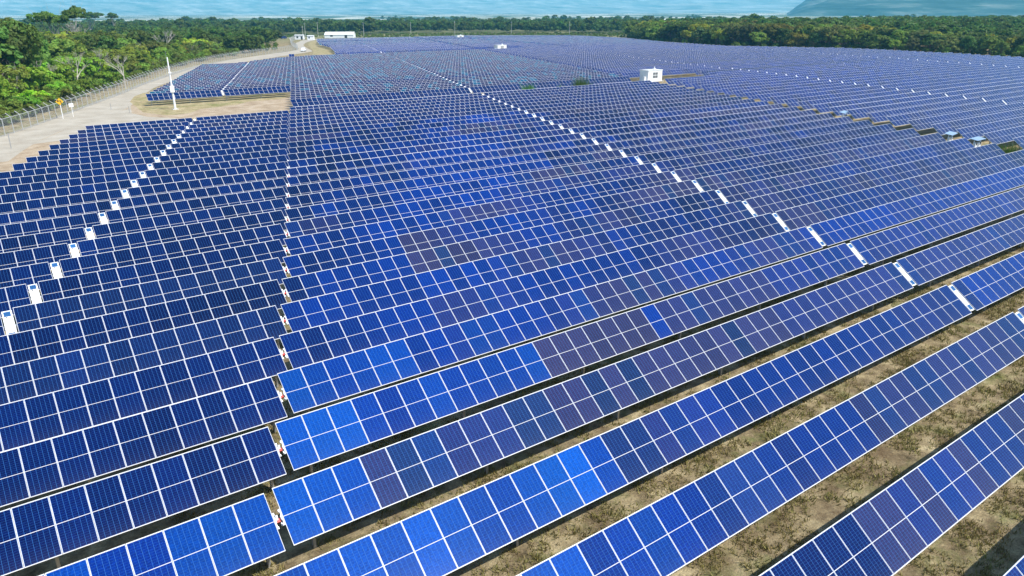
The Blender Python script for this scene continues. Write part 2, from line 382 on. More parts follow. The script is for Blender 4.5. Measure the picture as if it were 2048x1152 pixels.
COLS = [('A', -(GL+GM+28*PW), 14, 14), ('B', 0.0, 38, 46), ('D', 90.2, 38, 46), ('E', 90.2+84*PW+GM+GL, 38, 46)]

# one panel: aluminium frame with raised rim, recessed glass
def panel_mesh():
    b = MB(); hw, hl, t = .499, HL-.002, .036; rx, ry = .011, .020
    o_ = [(-hw,-hl),(hw,-hl),(hw,hl),(-hw,hl)]; i_ = [(-hw+rx,-hl+ry),(hw-rx,-hl+ry),(hw-rx,hl-ry),(-hw+rx,hl-ry)]
    b.v = [(x, y, 0) for x, y in o_] + [(x, y, t) for x, y in o_] + [(x, y, t) for x, y in i_] + [(x, y, t-.006) for x, y in i_]
    b.face((3,2,1,0))
    for k in range(4):
        n = (k+1) % 4
        b.face((k, n, 4+n, 4+k)); b.face((4+k, 4+n, 8+n, 8+k)); b.face((8+k, 8+n, 12+n, 12+k))
    b.face((12,13,14,15), 1, [(0,0),(1,0),(1,1),(0,1)])
    return b.mesh('solar_panel', [ALU, SOLAR])
PANEL = panel_mesh()
def string_into(b, x0, n, T, k0=0):
    """n panels in a line starting at x0: a frame bar and n glass faces standing 3 mm proud"""
    b.box(x0, x0+n*PW-.01, -HL+.004, HL-.004, 0, .034, 0, T)
    for i in range(n):
        xa = x0+i*PW+.012; xb = x0+(i+1)*PW-.024; u = k0+i
        b.quad(T((xa, -HL+.028, .037)), T((xb, -HL+.028, .037)), T((xb, HL-.028, .037)), T((xa, HL-.028, .037)), 1, [(u+.001, 0), (u+.999, 0), (u+.999, 1), (u+.001, 1)])
ct, st = math.cos(TILT), math.sin(TILT)
_cache = {}
def run_mesh(n):                              # flat, to be tilted by its object
    if ('run', n) not in _cache:
        b = MB(); string_into(b, 0, n, lambda p_: p_); _cache[('run', n)] = b.mesh('panel_run', [ALU, SOLAR])
    return _cache[('run', n)]
def far_table_mesh(nl, plate, nr):
    key = ('far', nl, plate, nr)
    if key not in _cache:
        b = MB(); T = lambda p_: (p_[0], p_[1]*ct-p_[2]*st, HA+p_[1]*st+p_[2]*ct); x = 0
        if nl: string_into(b, 0, nl, T, 0); x = nl*PW
        if plate: b.box(x+.14, x+GM-.16, -.7, .7, -.01, .03, 2, T); x += GM
        if nr: string_into(b, x, nr, T, nl)
        W = x+nr*PW
        b.box(.05, W-.05, -.06, .06, HA-.16, HA-.05, 3)
        xx = .6
        while xx < W: b.box(xx, xx+.12, -.06, .06, 0, HA-.1, 3); xx += 7.2
        _cache[key] = b.mesh('solar_table', [ALU, SOLAR, WHITE, STEEL])
    return _cache[key]
def simple_box_mesh(key, x0, x1, y0, y1, z0, z1, m):
    if key not in _cache: b = MB(); b.box(x0, x1, y0, y1, z0, z1); _cache[key] = b.mesh(key if isinstance(key, str) else key[0], [m])
    return _cache[key]
def tube_mesh(Lg):
    key = ('torque_tube', round(Lg, 2))
    if key not in _cache: b = MB(); b.box(0, Lg, -.06, .06, -.17, -.05); _cache[key] = b.mesh('torque_tube', [STEEL])
    return _cache[key]
def post_mesh():
    if 'post' not in _cache:
        b = MB(); b.box(-.05, .05, -.075, -.068, 0, HA-.12); b.box(-.05, .05, .068, .075, 0, HA-.12); b.box(-.004, .004, -.068, .068, 0, HA-.12); b.box(-.07, .07, -.09, .09, HA-.12, HA-.04); _cache['post'] = b.mesh('post', [STEEL])
    return _cache['post']
def plate_mesh():
    if 'plate' not in _cache:
        b = MB(); b.box(-.225, .225, -.88, .88, -.02, .015)
        b.box(-.225, -.205, -.88, .88, .015, .024); b.box(.205, .225, -.88, .88, .015, .024)
        for y in (-.25, -.05, .18, .35): b.box(-.03, .0, y-.008, y+.008, .015, .022, 1)
        b.box(-.09, -.03, .42, .48, .015, .03, 1)
        _cache['plate'] = b.mesh('drive_cover', [WHITE, DARK])
    return _cache['plate']
def mini_mesh():
    if 'mini' not in _cache:
        b = MB(); b.box(-.17, .17, -.165, .165, .015, .035)
        b.quad((-.155, -.15, .038), (.155, -.15, .038), (.155, .15, .038), (-.155, .15, .038), 1, [(.04, .06), (.5, .06), (.5, .16), (.04, .16)])
        _cache['mini'] = b.mesh('charger_panel', [WHITE, SOLAR])
    return _cache['mini']
def bracket_mesh():
    if 'brk' not in _cache:
        b = MB(); b.box(-.035, .0, -.34, .34, -.01, .045); b.box(-.075, .035, -.34, -.24, -.06, .02); b.box(-.075, .035, .24, .34, -.06, .02); b.box(-.06, .0, -.09, .09, -.14, .03)
        _cache['brk'] = b.mesh('end_bracket', [WHITE])
    return _cache['brk']
def damper_mesh():
    if 'dmp' not in _cache:
        b = MB(); b.box(-.07, .07, -.06, .06, -.14, -.02, 1); b.tube((-.03, .03, -.03), (-.03, .16, .05), .045, n=8); b.box(.05, .12, -.20, -.1, -.1, 0, 0)
        _cache['dmp'] = b.mesh('bearing', [WHITE, REDP])
    return _cache['dmp']

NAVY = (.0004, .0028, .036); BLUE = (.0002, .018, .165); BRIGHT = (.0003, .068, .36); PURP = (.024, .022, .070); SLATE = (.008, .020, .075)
def lerp(a, b_, t): t = max(0, min(1, t)); return tuple(x*(1-t)+y*t for x, y in zip(a, b_))
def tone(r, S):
    """colour of one panel: batch tints, with zones of sheen and reflection painted in"""
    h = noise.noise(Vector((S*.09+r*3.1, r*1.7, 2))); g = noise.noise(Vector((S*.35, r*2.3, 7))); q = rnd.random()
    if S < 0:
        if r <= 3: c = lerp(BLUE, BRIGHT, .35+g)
        else: c = lerp(NAVY, BLUE, .12+.25*g+(.12 if r < 8 else 0))  # weaker reflection of this column put into a darker base colour
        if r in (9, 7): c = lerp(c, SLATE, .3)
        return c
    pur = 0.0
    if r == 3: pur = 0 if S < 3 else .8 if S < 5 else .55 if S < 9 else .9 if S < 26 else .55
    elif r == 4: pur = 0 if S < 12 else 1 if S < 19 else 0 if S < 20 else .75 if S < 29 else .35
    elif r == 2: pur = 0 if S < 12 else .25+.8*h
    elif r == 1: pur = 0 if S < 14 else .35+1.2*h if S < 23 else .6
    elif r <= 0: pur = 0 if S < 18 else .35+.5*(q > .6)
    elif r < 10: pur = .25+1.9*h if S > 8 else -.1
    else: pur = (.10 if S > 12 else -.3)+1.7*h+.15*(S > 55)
    if S > 50 and r < 26: pur = max(pur, .3+.9*h)  # lavender sky reflection of the far end put into the panel colour
    sheen = math.exp(-((S-9-(r-5)*1.1)/11)**2); base = lerp(BLUE, BRIGHT, .55*(1-S/16)+g*.9) if r < 6 else lerp(NAVY, BLUE, .30+.75*sheen+.7*g-(r-7)*.02)  # bright sweep of sheen painted into the base colour
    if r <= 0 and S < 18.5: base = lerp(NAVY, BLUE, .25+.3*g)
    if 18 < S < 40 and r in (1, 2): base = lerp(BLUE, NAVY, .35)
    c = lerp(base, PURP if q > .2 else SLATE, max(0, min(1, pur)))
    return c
ORD = ['first', 'second', 'third', 'fourth', 'fifth', 'sixth', 'seventh', 'eighth', 'ninth', 'tenth', 'eleventh', 'twelfth', 'thirteenth', 'fourteenth', 'fifteenth', 'sixteenth', 'seventeenth', 'eighteenth', 'nineteenth', 'twentieth']
ORD += ['twenty-'+o for o in ORD[:9]] + ['thirtieth'] + ['thirty-'+o for o in ORD[:9]] + ['fortieth'] + ['forty-'+o for o in ORD[:9]] + ['fiftieth'] + ['fifty-'+o for o in ORD[:9]]
WHERE = {'A': 'on the road side of the aisle', 'B': 'between aisle and wide lane', 'D': 'just beyond the wide lane', 'E': 'by the forest edge'}

def runs(r, S0, n):
    out = []; y = Y0+r*PITCHR; cur = None
    for k in range(n):
        S = S0+(k+.5)*PW; x = XG+SK*r+S
        if allowed(r, S, x, y):
            if cur is None: cur = [k, 0]
            cur[1] += 1
        elif cur: out.append(tuple(cur)); cur = None
    if cur: out.append(tuple(cur))
    return out
tables = []
for r in range(-2, 122):
    y = Y0+r*PITCHR; xb = XG+SK*r
    for cn, S0, nl, nr in COLS:
        if cn in 'DE' and r >= 34: S0 -= 2.4
        la, ra = runs(r, S0, nl), runs(r, S0+nl*PW+GM, nr)
        segs = []
        full = la and ra and la[-1][0]+la[-1][1] == nl and ra[0][0] == 0
        if full:
            segs = [(S0+a*PW, n, False, 0) for a, n in la[:-1]] + [(S0+la[-1][0]*PW, la[-1][1], True, ra[0][1])] + [(S0+nl*PW+GM+a*PW, n, False, 0) for a, n in ra[1:]]
        else: segs = [(S0+a*PW, n, False, 0) for a, n in la] + [(S0+nl*PW+GM+a*PW, n, False, 0) for a, n in ra]
        for s0, a, pl, b_ in segs:
            if a+b_ < 2: continue
            vis = False; dmin = 1e9
            for k in range(0, a+b_+1):
                x = xb+s0+k*PW; p_ = px(x, y, HA)
                if p_ and -110 < p_[0] < 2170 and -60 < p_[1] < 1290: vis = True; dmin = min(dmin, math.hypot(x, y))
            if vis: tables.append((dmin, r, cn, xb+s0, y, s0, a, pl, b_))
tables.sort()
first_r = {}
for t in tables:
    key = (t[2], 0 if t[1] < 31 else 1 if t[1] < 72 else 2); first_r.setdefault(key, []).append(t[1])
first_r = {k: min(v) for k, v in first_r.items()}
NEAR_D = 104
npan = 0
def table_label(r, cn, part, s0, a, b_):
    blk = 0 if r < 31 else 1 if r < 72 else 2
    if blk == 0:
        if r == -1: return 'blue solar table cut by the bottom right corner of the view'
        return 'solar table in the %s row from the front, %s' % (ORD[min(r, 58)] if r >= 0 else 'nearest', WHERE[cn])
    if blk == 1:
        base = {'A': 39, 'B': 32, 'D': 30, 'E': 30}[cn]
        return 'distant solar table, %s row behind the container lane, %s' % (ORD[min(r-base, 58)], WHERE[cn])
    return None
seen_labels = {}
tabs_ind = tables[:298]; tabs_rest = tables[298:]
for d, r, cn, X, y, s0, a, pl, b_ in tabs_ind:
    lab = table_label(r, cn, pl, s0, a, b_); grp = 'rows of solar tables across the plain'
    if lab is None:
        lab = 'faint far solar table in the dense rows past the second white container'; grp = 'far solar tables past the second container'
    elif lab in seen_labels:
        if seen_labels[lab] == 1: lab = lab + ', farther piece'
        else: lab = lab + ', end piece'
    seen_labels[lab] = seen_labels.get(lab, 0)+1
    jz = noise.noise(Vector((X*.02, y*.05, 4)))*.10 + rnd.uniform(-.02, .02); jt = rnd.gauss(0, R(.55))
    if d > NEAR_D:
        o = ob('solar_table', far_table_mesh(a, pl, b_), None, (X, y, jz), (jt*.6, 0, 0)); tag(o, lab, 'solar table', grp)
        c = tone(r, s0+20); g = noise.noise(Vector((X*.01, y*.013, 1)))  # block colours below carry angle sheen and sky reflection as paint
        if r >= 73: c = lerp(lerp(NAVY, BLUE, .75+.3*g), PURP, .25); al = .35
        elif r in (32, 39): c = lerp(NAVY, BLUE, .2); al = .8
        elif r >= 32 and cn in 'AB': c = lerp(NAVY, PURP, min(.9, .4+(r-32)*.03)); al = 0.0  # grey-purple stands in for iridescence at a low angle
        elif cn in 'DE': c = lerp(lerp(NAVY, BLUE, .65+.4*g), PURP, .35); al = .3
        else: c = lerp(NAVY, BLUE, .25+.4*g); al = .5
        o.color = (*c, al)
        continue
    t = thing('solar_table', lab, 'solar table', (X, y, jz), 0, grp)
    x = 0; half = [(0, a)] + ([(a*PW+GM, b_)] if pl else [])
    for hx, n in half:
        k = 0; pend = None
        while k < n:
            xc = hx+(k+.5)*PW; p_ = px(X+xc, y, HA)
            near = math.hypot(X+xc, y) < 118 and p_ and -70 < p_[0] < 2120 and -40 < p_[1] < 1230
            if near:
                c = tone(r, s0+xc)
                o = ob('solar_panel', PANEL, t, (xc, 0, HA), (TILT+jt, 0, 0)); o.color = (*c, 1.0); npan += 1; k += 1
            else:
                k1 = k
                while k1 < n:
                    xc = hx+(k1+.5)*PW; p_ = px(X+xc, y, HA)
                    if math.hypot(X+xc, y) < 118 and p_ and -70 < p_[0] < 2120 and -40 < p_[1] < 1230: break
                    k1 += 1
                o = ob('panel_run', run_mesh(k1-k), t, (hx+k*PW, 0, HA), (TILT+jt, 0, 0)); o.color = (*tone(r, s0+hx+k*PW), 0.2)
                if k1-k > 1: o['kind'] = 'stuff'
                k = k1
    W = a*PW+(GM+b_*PW if pl else 0)
    ob('torque_tube', tube_mesh(W), t, (0, 0, HA))
    xx = .9
    while xx < W-.3:
        p_ = px(X+xx, y, HA)
        if p_ and -120 < p_[0] < 2170: ob('post', post_mesh(), t, (xx, 0, 0))
        xx += 6.9
    if pl:
        pc = ob('drive_cover', plate_mesh(), t, (a*PW+GM/2-.005, 0, HA), (TILT+jt, 0, 0))
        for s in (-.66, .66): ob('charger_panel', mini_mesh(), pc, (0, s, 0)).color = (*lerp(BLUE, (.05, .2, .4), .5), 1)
    if d < 80 and cn in 'AB':
        for xe, sg in (((0, 1),) if cn == 'B' else ((W, -1),)):
            e = ob('end_bracket', bracket_mesh(), t, (xe-.005*sg, 0, HA), (TILT+jt, 0, 0)); e.scale = (sg*.8, .8, .8)
            dm = ob('bearing', damper_mesh(), t, (xe-.125*sg, 0, HA), (TILT+jt, 0, 0)) if cn == 'A' else None
# the remaining far tables, past three hundred of a kind
b = MB(); off = 0
for d, r, cn, X, y, s0, a, pl, b_ in tabs_rest:
    T = lambda p_: (X+p_[0], y+p_[1]*ct-p_[2]*st, HA+p_[1]*st+p_[2]*ct)
    string_into(b, 0, a, T, off); off += a; x = a*PW
    if pl:
        x += GM; string_into(b, x, b_, T, off); off += b_
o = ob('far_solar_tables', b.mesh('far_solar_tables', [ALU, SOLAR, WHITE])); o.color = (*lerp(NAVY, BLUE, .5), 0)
tag(o, 'mass of the farthest solar tables before the tree line', 'solar tables', None, 'stuff')
print('tables', len(tables), 'individual panels', npan)

# ------------------------------------------------------------------ containers, shelters, buildings
def station(loc, label, scale=1):
    t = thing('inverter_container', label, 'container', loc, 0, 'white inverter containers between the blocks')
    b = MB(); b.box(0, 5.1, 0, 2.9, .5, 3.1); ob('container_body', b.mesh('container_body', [WHITE]), t)
    for i in range(14):
        b = None
    b = MB()
    for i in range(16): b.box(.15+i*.31, .25+i*.31, -.03, 0, .6, .95, 0) ; b.box(.15+i*.31, .25+i*.31, -.03, 0, 2.75, 3.0, 0)
    ob('corrugation', b.mesh('corrugation', [WHITE]), t)
    b = MB(); b.box(-.12, 5.22, -.12, 3.02, 3.1, 3.2); ob('roof', b.mesh('roof', [ROOF]), t)
    b = MB(); b.box(1.6, 3.5, -.05, 0, 1.15, 2.7); f = ob('vent_frame', b.mesh('vent_frame', [WHITE]), t)
    for x0 in (1.72, 2.62):
        for z0 in (1.25, 2.0):
            b = MB(); b.box(x0, x0+.78, -.07, -.05, z0, z0+.6, 0)
            for s in range(4): b.box(x0+.04, x0+.74, -.10, -.07, z0+.05+s*.14, z0+.10+s*.14, 1)
            ob('louvre', b.mesh('louvre', [DARK, STEEL]), f)
    for y0 in (.25, 1.5):
        b = MB(); b.box(-.05, 0, y0, y0+1.1, .65, 2.85); b.box(-.09, -.05, y0+.5, y0+.56, 1.3, 1.9, 1); ob('door', b.mesh('door', [WHITE, STEEL]), t)
    b = MB(); b.box(-1.2, 5.3, -.5, 3.2, .38, .5)
    for x_ in (-1.0, 1.2, 3.2, 5.1):
        for y_ in (-.3, 3.0): b.box(x_, x_+.15, y_, y_+.15, 0, .38)
    ob('platform', b.mesh('platform', [CONC]), t)
    b = MB()
    for s in range(3): b.box(-1.7-.25*s, -1.45-.25*s, .2, 1.3, 0, .38-.11*s)
    ob('steps', b.mesh('steps', [CONC]), t)
    b = MB(); b.tube((3.4, 1.2, 3.2), (3.4, 1.2, 3.9), .12); b.box(3.1, 3.7, .9, 1.5, 3.2, 3.45); ob('roof_vent', b.mesh('roof_vent', [WHITE]), t)
    b = MB(); b.box(-.95, -.45, .3, 1.0, .5, 1.7); ob('switch_cabinet', b.mesh('switch_cabinet', [WHITE]), t)
    return t
station((141.2, 134.6, 0), 'white inverter container with dark vents, nearest of its kind, in the grassy lane')
station((207.5, 294.6, 0), 'small white inverter container amid panels, midway to the far trees')
station((287.4, 456.5, 0), 'tiny white inverter container amid the farthest rows, below the tree line')
def shelter(loc, rz, label):
    t = thing('inverter_shelter', label, 'shelter', loc, rz, 'small roofed inverter shelters in the wide lane')
    b = MB(); b.box(-.95, .95, -.5, .5, 0, .05); rf = ob('canopy', b.mesh('canopy', [simple_sky]), t, (0, 0, 1.9), (R(9), R(-3), 0))
    for x_ in (-.7, .7):
        b = MB(); b.box(x_-.05, x_+.05, -.04, .04, 0, 1.9); ob('post', b.mesh('post', [WHITE]), t)
    for x_ in (-.45, .35):
        b = MB(); b.box(x_-.24, x_+.24, -.2, .1, .75, 1.45); b.box(x_-.1, x_+.1, -.24, -.22, 1.2, 1.5, 1); ob('inverter_box', b.mesh('inverter_box', [WHITE, DARK]), t)
simple_sky = simple('pale_blue_sheet', (.28, .40, .55), .35, 0, .05, 3)
for (x_, y_, rz, lab) in ((102.2, 43.6, .1, 'roofed inverter shelter in the lane opening, second nearest'), (100.4, 39.6, -.1, 'roofed inverter shelter in the wide lane, beside the greenest and nearest opening'),
                          (111.8, 64.0, .1, 'thin pale canopy of an inverter shelter at the middle of the wide lane')):
    shelter((x_, y_, 0), rz, lab)
b = MB(); b.box(-1, 1, -.6, .6, .15, 1.7); b.box(-1.1, 1.1, -.7, .7, 0, .15); b.box(-1.1, 1.1, -.7, .7, 1.7, 1.78)
tag(ob('switch_box', b.mesh('switch_box', [WHITE]), None, (166.5, 137.2, 0)), 'small white switch box at the right end of the grassy lane', 'switch box')

def house(name, loc, rz, Lx, Ly, eave, peak, label, doors=2, grp=None):
    t = thing(name, label, 'building', loc, rz, grp)
    b = MB(); b.box(0, Lx, 0, Ly, 0, eave)
    n = len(b.v); b.v += [(0, 0, eave), (0, Ly, eave), (0, Ly/2, peak-.05), (Lx, 0, eave), (Lx, Ly, eave), (Lx, Ly/2, peak-.05)]
    b.face((n, n+1, n+2)); b.face((n+5, n+4, n+3)); ob('wall', b.mesh('wall', [WHITE]), t)
    b = MB(); e = .3
    for sgn in (0, 1):
        ya, yb = (-e, Ly/2) if sgn == 0 else (Ly+e, Ly/2)
        za = eave-.02
        b.quad((-e, ya, za), (Lx+e, ya, za), (Lx+e, yb, peak), (-e, yb, peak)); b.quad((-e, ya, za+.08), (Lx+e, ya, za+.08), (Lx+e, yb, peak+.08), (-e, yb, peak+.08))
    ob('roof', b.mesh('roof', [ROOF]), t)
    for i in range(doors):
        b = MB(); x0 = Lx*(.2+.5*i); b.box(x0, x0+min(2, Lx*.2), -.04, .0, .0 if i else 1.0, min(2.2, eave-.3)); ob('door' if i else 'window', b.mesh('door', [DARK]), t)
    return t
house('warehouse', (237.5, 570.5, 0), R(-32), 22, 15, 2.3, 4.3, 'long white warehouse with low gable roof behind the farthest panels', 2)
house('site_office', (205.5, 548.6, 0), R(-32), 6.2, 4, 2.9, 3.3, 'small white site office left of the three poles', 2)
house('site_office', (209.3, 534.2, 0), R(-32), 4.4, 4, 2.7, 3.1, 'smaller white site office nearest the warehouse by the road bend', 1)
def vehicle(loc, rz, body, label, name='pickup_truck', van=False):
    t = thing(name, label, 'vehicle', loc, rz)
    b = MB()
    prof = [(-2.5, .45), (-2.5, 1.0), (-.6, 1.05), (-.35, 1.7), (.8, 1.75), (1.35, 1.15), (2.4, .98), (2.5, .45)] if not van else [(-2.5, .45), (-2.5, 2.1), (-2.2, 2.25), (1.3, 2.25), (1.9, 1.3), (2.4, 1.1), (2.5, .45)]
    n = len(prof); b.v = [(x_, -.88, z_) for x_, z_ in prof] + [(x_, .88, z_) for x_, z_ in prof]
    b.face(tuple(range(n))); b.face(tuple(reversed(range(n, 2*n))))
    for i in range(n): j = (i+1) % n; b.face((i, i+n, j+n, j))
    ob('body', b.mesh('body', [body]), t)
    b = MB(); b.box(-.2, .9, -.9, .9, 1.18, 1.58) if not van else b.box(.2, 1.3, -.9, .9, 1.35, 1.95); ob('window', b.mesh('window', [CARGL]), t)
    for x_ in (-1.6, 1.6):
        for y_ in (-.8, .8):
            b = MB(); b.tube((x_, y_-.12, .36), (x_, y_+.12, .36), .36, n=14); wl = ob('wheel', b.mesh('wheel', [TYRE]), t)
            b = MB(); b.tube((x_, y_-.13, .36), (x_, y_+.13, .36), .2, n=10); ob('rim', b.mesh('rim', [STEEL]), wl)
vehicle((139.5, 362.5, .02), R(60), WHITE, 'white pickup driving on the gravel road near the bend')
vehicle((204.5, 569, 0), R(20), BLUEP, 'dark blue van parked beside the far scrub, left of the offices', 'van', True)
t = thing('upright_panel_stand', 'steep blue two-panel stand alone at the road edge, left of the far rows', 'solar stand', (108.4, 296.2, 0), R(-15))
for i in (0, 1):
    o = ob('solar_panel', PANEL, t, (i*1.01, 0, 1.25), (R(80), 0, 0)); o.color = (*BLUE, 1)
b = MB(); b.box(.45, .55, -.05, .05, 0, 1.3); ob('post', b.mesh('post', [STEEL]), t, (0, .1, 0))

# ------------------------------------------------------------------ fence, poles, sign
def resample(pl, step):
    out = [pl[0]]; acc = 0
    for a, c in zip(pl, pl[1:]):
        L_ = math.dist(a, c); d = step-acc
        while d <= L_: out.append((a[0]+(c[0]-a[0])*d/L_, a[1]+(c[1]-a[1])*d/L_)); d += step
        acc = (acc+L_) % step
    return out
def mesh_wire():
    m, nt, b = mat('chain_link_wire')
    uv = N(nt, 'ShaderNodeUVMap'); s = N(nt, 'ShaderNodeSeparateXYZ'); nt.links.new(uv.outputs[0], s.inputs[0])
    a = M(nt, 'PINGPONG', M(nt, 'ADD', s.outputs[0], s.outputs[1]), .5); c = M(nt, 'PINGPONG', M(nt, 'SUBTRACT', s.outputs[0], s.outputs[1]), .5)
    wire = M(nt, 'LESS_THAN', M(nt, 'MINIMUM', a, c), .058)
    b.inputs['Base Color'].default_value = (.42, .45, .45, 1); b.inputs['Roughness'].default_value = .5; b.inputs['Metallic'].default_value = .3
    tr = N(nt, 'ShaderNodeBsdfTransparent'); mx = N(nt, 'ShaderNodeMixShader'); nt.links.new(wire, mx.inputs[0]); nt.links.new(tr.outputs[0], mx.inputs[1]); nt.links.new(b.outputs[0], mx.inputs[2])
    nt.links.new(mx.outputs[0], nt.nodes['Material Output'].inputs[0]); return m
WIRE = mesh_wire()
FPOST = simple('fence_post_concrete', (.45, .46, .46), .6, 0, .1, 3)
def fence(pl, step, label, H=2.45, side=1):
    pts = resample(pl, step); t = thing('perimeter_fence', label, 'fence', (pts[0][0], pts[0][1], 0))
    b = MB(); b.box(-.042, .042, -.042, .042, 0, H); b.tube((0, 0, H-.05), (-.62, 0, H+.50), .05, n=6); pm = b.mesh('fence_post', [FPOST])
    ox, oy = pts[0]
    rail = MB(); wires = MB()
    for i, (x_, y_) in enumerate(pts):
        a = pts[max(0, i-1)]; c = pts[min(len(pts)-1, i+1)]; ang = math.atan2(c[1]-a[1], c[0]-a[0])
        ob('post', pm, t, (x_-ox, y_-oy, 0), (0, rnd.gauss(0, .012), ang-math.pi/2))
        if i+1 < len(pts):
            x2, y2 = pts[i+1]; L_ = math.dist((x_, y_), (x2, y2)); u = L_/.09
            m_ = MB(); m_.quad((0, 0, .05), (x2-x_, y2-y_, .05), (x2-x_, y2-y_, H-.05), (0, 0, H-.05), 0, [(0, 0), (u, 0), (u, H/.09), (0, H/.09)])
            ob('mesh_panel', m_.mesh('mesh_panel', [WIRE]), t, (x_-ox, y_-oy, 0))
            rail.tube((x_-ox, y_-oy, H-.04), (x2-ox, y2-oy, H-.04), .035, n=5)
            nx, ny = -math.sin(ang), math.cos(ang)
            for k in (.25, .5, .8): wires.tube((x_-ox+nx*.6*k, y_-oy+ny*.6*k, H+.5*k), (x2-ox+nx*.6*k, y2-oy+ny*.6*k, H+.5*k), .012, n=3)
    ob('top_rail', rail.mesh('top_rail', [FPOST]), t); ob('barbed_wire', wires.mesh('barbed_wire', [STEEL]), t)
FENCE = [(-4.5, 114), (-.4, 122.7), (3.4, 131), (7.8, 139.7), (13.3, 152.2), (20.1, 167.8), (28.8, 187.7), (38.9, 213.2), (50.8, 239.3), (65.9, 271.4), (82.5, 301), (104.3, 333.7), (125.4, 355.9), (143.8, 381), (160.6, 433.7), (180.9, 491.5), (202.2, 539.8)]
fence(FENCE, 2.9, 'grey chain-link perimeter fence with slanted post tops beside the gravel road')
def pole(loc, H, label, r=.14, cross=True, lean=0, grp='distant utility poles behind the panels', cab=False):
    t = thing('utility_pole', label, 'pole', loc, 0, grp); t.rotation_euler = (0, lean, rnd.uniform(0, 3))
    b = MB(); b.tube((0, 0, 0), (0, 0, H), r, r*.6, 10); ob('shaft', b.mesh('shaft', [CONC]), t)
    if cross:
        b = MB(); b.box(-1.0, 1.0, -.06, .06, H-.9, H-.78); ob('crossarm', b.mesh('crossarm', [CONC]), t)
        for x_ in (-.9, 0, .9): b = MB(); b.tube((x_, 0, H-.78), (x_, 0, H-.5), .05, .03, 6); ob('insulator', b.mesh('insulator', [WHITE]), t)
    return t
t = thing('camera_pole', 'tall pale pole with white cabinet on the dry grass before the panels', 'pole', (32.1, 151.2, 0))
b = MB(); b.tube((0, 0, 0), (0, 0, 4.2), .20, .17, 12); b.tube((0, 0, 4.2), (0, 0, 9.4), .16, .11, 12); ob('shaft', b.mesh('shaft', [WHITE]), t)
b = MB(); b.box(-.42, .30, -.45, -.12, 3.2, 4.35); ob('cabinet', b.mesh('cabinet', [WHITE]), t)
b = MB(); b.tube((-.12, 0, 9.3), (-.12, 0, 10.5), .025, .015, 6); ob('lightning_rod', b.mesh('lightning_rod', [STEEL]), t)
b = MB(); b.box(-.25, .25, -.3, -.12, 6.6, 6.8); b.tube((0, -.2, 6.6), (0, -.2, 6.45), .08, n=8); ob('camera_head', b.mesh('camera_head', [WHITE]), t)
b = MB(); b.box(-.5, .5, -.5, .5, 0, .12); ob('footing', b.mesh('footing', [CONC]), t)
for x_, y_, H, lab in ((246.5, 605, 11.5, 'utility pole left of the warehouse, tallest of three'), (245.1-16, 588, 11, 'utility pole by the small offices, middle one of three'), (232-10, 575, 9, 'shorter utility pole right behind the site office'),
                      (279.4, 588.5, 11, 'utility pole standing just right of the white warehouse'), (315.5, 574.1, 11, 'utility pole on the far scrub, second right of the warehouse'), (350.7, 561, 11.5, 'utility pole on the far scrub above the farthest container'),
                      (394.9, 539.8, 11, 'utility pole on the far scrub, next right of the farthest container'), (430.4, 504.5, 11, 'utility pole on the far scrub nearest the paired poles'),
                      (470, 470, 10.5, 'left one of the paired utility poles by the forest corner'), (476, 472, 11, 'right one of the paired utility poles by the forest corner'), (336, 266, 9.5, 'pale utility pole standing against the forest wall at the panel edge')):
    pole((x_, y_, 0), H, lab)
# road sign: yellow diamond with a black bent arrow
t = thing('road_sign', 'yellow diamond road sign with black arrow beside the fence', 'road sign', (13.4, 149.0, 0), R(-8))
b = MB(); b.tube((0, 0, 0), (0, 0, 3.0), .05, n=8); ob('pole', b.mesh('pole', [WHITE]), t)
b = MB(); s = .60; b.v = [(0, -.06, 2.9-s), (s, -.06, 2.9), (0, -.06, 2.9+s), (-s, -.06, 2.9), (0, -.04, 2.9-s), (s, -.04, 2.9), (0, -.04, 2.9+s), (-s, -.04, 2.9)]
b.face((0, 1, 2, 3)); b.face((7, 6, 5, 4))
for i in range(4): b.face((i, i+4, (i+1) % 4+4, (i+1) % 4))
sg = ob('sign_plate', b.mesh('sign_plate', [YEL]), t)
b = MB(); b.box(-.06+.2, .06+.2, -.075, -.062, 2.55, 2.95); b.box(-.2, .26, -.075, -.062, 2.95, 3.07); b.v += [(-.42, -.075, 3.01), (-.18, -.075, 3.22), (-.18, -.075, 2.80)]; n = len(b.v); b.face((n-3, n-1, n-2)); ob('arrow', b.mesh('arrow', [BLACK]), sg)
b = MB(); b.box(-.35, .35, -.03, .03, 1.7, 2.3); b.box(-.03, .03, -.03, .03, 0, 1.7)
tag(ob('notice_board', b.mesh('notice_board', [WHITE]), None, (15.2, 151.0, 0)), 'small white notice board right beside the yellow sign', 'sign')
b = MB(); b.tube((0, 0, 0), (.02, 0, 2.0), .05, n=6); tag(ob('marker_post', b.mesh('marker_post', [STEEL]), None, (4.0, 118.8, 0)), 'thin dark marker post at the near road edge', 'post')
for x_, y_, lab in ((24.2, 151.0, 'small grey stake at the inner bend of the road'), (22.4, 158.6, 'second small grey stake farther along the inner road edge')):
    b = MB(); b.tube((0, 0, 0), (0, 0, 1.2), .04, n=6); tag(ob('stake', b.mesh('stake', [STEEL]), None, (x_, y_, 0)), lab, 'stake')

